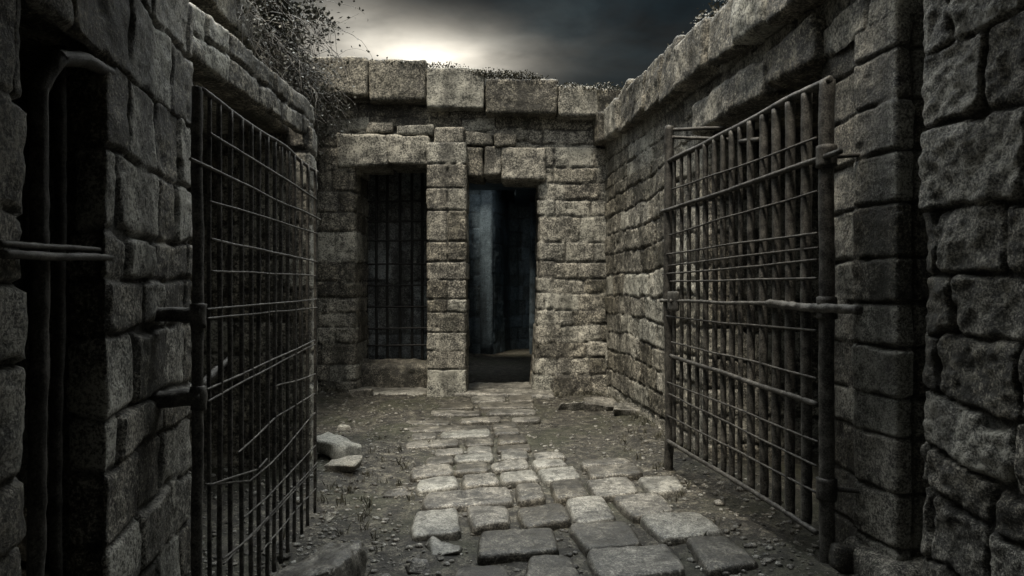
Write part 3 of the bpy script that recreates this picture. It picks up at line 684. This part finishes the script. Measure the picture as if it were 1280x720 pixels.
def shrub(x0, x1, y0, y1, z0, z1, n, label, size=.04, h=.22):
    t = thing('shrub', label, 'shrub', ((x0+x1)/2, (y0+y1)/2, (z0+z1)/2)); out, tips = [], []
    for k in range(n):
        f = rs.rand(); branch(rs, (x0+(x1-x0)*f+rs.uniform(-.1, .1), y0+(y1-y0)*f+rs.uniform(-.1, .1), z0+(z1-z0)*f-.03), (rs.uniform(-.5, .5), rs.uniform(-.5, .5), rs.uniform(.1, 1)), h*rs.uniform(.4, 1.2), .005, out, 1, tips)
    mb = MB()
    for i, (p, k) in enumerate(out): tube(mb, p, k, 4, .1, 0, 0, i, .5)
    mb.build('stems', M_TWIG, t)
    T = np.repeat(np.array(tips), 4, 0); T = T+rs.normal(size=T.shape)*.022
    mb = MB(); leaves(mb, T, size, rs); mb.build('foliage', M_MOSS, t, smooth=False)
mb = MB()
for (x0, x1, y0, y1, z0, z1, n, h) in [(-.55, .40, 9.98, 9.98, 4.73, 4.60, 2600, .075), (.66, 2.0, 9.98, 9.98, 4.50, 4.43, 2600, .085), (-1.95, -.75, 9.98, 9.98, 4.87, 4.80, 900, .03), (1.86, 2.02, 6.9, 4.9, 3.97, 3.88, 5200, .15)]:
    f = rs.rand(n); x = x0+(x1-x0)*f; y = y0+(y1-y0)*f; z = z0+(z1-z0)*f
    dx = rs.normal(size=n)*.09; dy = rs.normal(size=n)*.09
    hh = h*np.clip(.55+fbm((x+dx)*4, (y+dy)*4, 0*x, 3, 611)*1.4, 0, 2)
    leaves(mb, np.stack([x+dx, y+dy, z-.03+hh*rs.rand(n)**.6], -1), .03, rs)
tag(mb.build('moss', M_MOSS, smooth=False), None, None, kind='stuff')

mb = MB(); P = []
for k in range(170):
    w_ = rs.rand()
    if w_ < .35: y = rs.uniform(6.2, 9.9); x = XR(y)-.04-abs(rs.normal())*.10
    elif w_ < .5: x = rs.uniform(.45, 1.3); y = 9.98-abs(rs.normal())*.08
    elif w_ < .62: x = rs.uniform(-2.9, -2.35); y = 9.98-abs(rs.normal())*.08
    elif w_ < .8: y = rs.uniform(3.6, 7.5); x = -.75-rs.rand()*.7
    else: y = rs.uniform(4.0, 7.5); x = 1.05+rs.rand()*.35
    P.append((x, y))
for x, y in P:
    n = rs.randint(5, 16); a = rs.rand(n)*6.28; t = rs.uniform(.1, .7, n); h = rs.uniform(.03, .085, n); w0 = .004
    bx_ = x+rs.normal(size=n)*.018; by_ = y+rs.normal(size=n)*.018; bz_ = gz(bx_, by_)-.005
    dx, dy = np.cos(a)*t*h, np.sin(a)*t*h; px_, py_ = -np.sin(a)*w0, np.cos(a)*w0
    V = np.stack([np.stack([bx_-px_, by_-py_, bz_], -1), np.stack([bx_+px_, by_+py_, bz_], -1), np.stack([bx_+dx*.5+px_*.7, by_+dy*.5+py_*.7, bz_+h*.65], -1), np.stack([bx_+dx, by_+dy, bz_+h], -1)], 1)
    mb.add(V.reshape(-1, 3), np.arange(n*4).reshape(-1, 4), None, .5)
tag(mb.build('grass', M_MOSS, smooth=False), None, None, kind='stuff')

# ------------------------------------------------------------------ camera, sun, sky
cam = bpy.data.cameras.new('camera'); co = bpy.data.objects.new('camera', cam); COL.objects.link(co)
cam.sensor_width = 36; cam.lens = 36*F/1280; co.location = (0, 0, EYE); co.rotation_euler = (math.pi/2, 0, 0); cam.shift_y = -3/1280
cam.clip_start = .05; cam.clip_end = 2000; sc.camera = co
EL, AZ = math.radians(70), math.radians(206)       # azimuth clockwise from +Y
sd = bpy.data.lights.new('sun', 'SUN'); so = bpy.data.objects.new('sun', sd); COL.objects.link(so)
sd.energy = 5.0; sd.angle = math.radians(14); sd.color = (1., .90, .74)
from mathutils import Vector
dv = Vector((math.sin(AZ)*math.cos(EL), math.cos(AZ)*math.cos(EL), math.sin(EL)))
so.rotation_euler = (-dv).to_track_quat('-Z', 'Y').to_euler(); so.location = (0, -5, 12)
w = bpy.data.worlds.new('World'); sc.world = w; w.use_nodes = True; nt = w.node_tree; nt.nodes.clear()
out = N(nt, 'ShaderNodeOutputWorld'); bg = N(nt, 'ShaderNodeBackground'); bg2 = N(nt, 'ShaderNodeBackground'); add = N(nt, 'ShaderNodeAddShader')
sky = N(nt, 'ShaderNodeTexSky', sky_type='NISHITA'); sky.sun_disc = False; sky.sun_elevation = EL; sky.sun_rotation = AZ; sky.air_density = 2; sky.dust_density = 4
tc = N(nt, 'ShaderNodeTexCoord').outputs['Generated']
def vdist(c, s):
    a = N(nt, 'ShaderNodeVectorMath', operation='SUBTRACT'); nt.links.new(tc, a.inputs[0]); a.inputs[1].default_value = c
    b = N(nt, 'ShaderNodeVectorMath', operation='MULTIPLY'); nt.links.new(a.outputs[0], b.inputs[0]); b.inputs[1].default_value = s
    l = N(nt, 'ShaderNodeVectorMath', operation='LENGTH'); nt.links.new(b.outputs[0], l.inputs[0]); return l.outputs['Value']
def gauss(d, k): return math_(nt, 'EXPONENT', math_(nt, 'MULTIPLY', math_(nt, 'MULTIPLY', d, d), -k))
def dirn(px, py):
    v = Vector(((px-640)/F, 1, (HY-py)/F)).normalized(); return tuple(v)
mp = N(nt, 'ShaderNodeVectorMath', operation='MULTIPLY'); nt.links.new(tc, mp.inputs[0]); mp.inputs[1].default_value = (2.2, 2.2, 6.5)
n1 = noise_n(nt, mp.outputs[0], 1.6, 5, .55, .4)
z = N(nt, 'ShaderNodeSeparateXYZ'); nt.links.new(tc, z.inputs[0]); z = z.outputs['Z']
cl = ramp(nt, n1, [(.40, (.0015, .0028, .0036)), (.56, (.0055, .0125, .0165)), (.76, (.028, .044, .050))])
g1 = math_(nt, 'ADD', gauss(vdist(dirn(545, 74), (.75, 1., 2.6)), 190.), math_(nt, 'MULTIPLY', gauss(vdist(dirn(428, 34), (1., 1., 1.2)), 330.), .42))
g1 = math_(nt, 'ADD', g1, math_(nt, 'MULTIPLY', gauss(vdist(dirn(480, 62), (.8, 1., 3.0)), 60.), .42))
g1 = math_(nt, 'ADD', g1, math_(nt, 'MULTIPLY', gauss(vdist(dirn(690, 75), (.8, 1., 1.8)), 40.), .03))
mp2 = N(nt, 'ShaderNodeVectorMath', operation='MULTIPLY'); nt.links.new(tc, mp2.inputs[0]); mp2.inputs[1].default_value = (6., 6., 17.)
n2 = noise_n(nt, mp2.outputs[0], 1.0, 5, .5, .15)
g1 = math_(nt, 'MULTIPLY', g1, ramp(nt, n2, [(.34, (.45, .45, .45)), (.62, (1.15, 1.15, 1.15))]))
gl_ = mixc(nt, 1., (1.0, .90, .74), (0, 0, 0), 'ADD')
sc1 = N(nt, 'ShaderNodeVectorMath', operation='SCALE'); sc1.inputs[0].default_value = (.92, .85, .72); nt.links.new(g1, sc1.inputs['Scale'])
over = gauss(vdist((0., .42, .90), (.9, 1., 1.)), 5.0)
lowcut = ramp(nt, z, [(.40, (0, 0, 0)), (.56, (1, 1, 1))])
zen = math_(nt, 'MULTIPLY', math_(nt, 'MULTIPLY', over, lowcut), math_(nt, 'ADD', .4, n1))
sc2 = N(nt, 'ShaderNodeVectorMath', operation='SCALE'); sc2.inputs[0].default_value = (10.4, 10.7, 10.4); nt.links.new(zen, sc2.inputs['Scale'])
beh = gauss(vdist((0., -.70, .71), (.9, 1., 1.)), 4.)
sc3 = N(nt, 'ShaderNodeVectorMath', operation='SCALE'); sc3.inputs[0].default_value = (1.45, 1.45, 1.38); nt.links.new(beh, sc3.inputs['Scale'])
tot = mixc(nt, 1., sc3.outputs[0], mixc(nt, 1., mixc(nt, 1., cl, sc1.outputs[0], 'ADD'), sc2.outputs[0], 'ADD'), 'ADD')
nt.links.new(tot, bg.inputs[0]); bg.inputs[1].default_value = 1.
# the clear sky above only glimmers through the cloud
nt.links.new(sky.outputs[0], bg2.inputs[0]); bg2.inputs[1].default_value = .0018
nt.links.new(bg.outputs[0], add.inputs[0]); nt.links.new(bg2.outputs[0], add.inputs[1]); nt.links.new(add.outputs[0], out.inputs[0])
sc.cycles.use_denoising = True
sc.view_settings.view_transform = 'Standard'; sc.view_settings.look = 'None'; sc.view_settings.exposure = 0; sc.view_settings.gamma = 1
for o in bpy.data.objects:
    if '_o' in o: del o['_o']
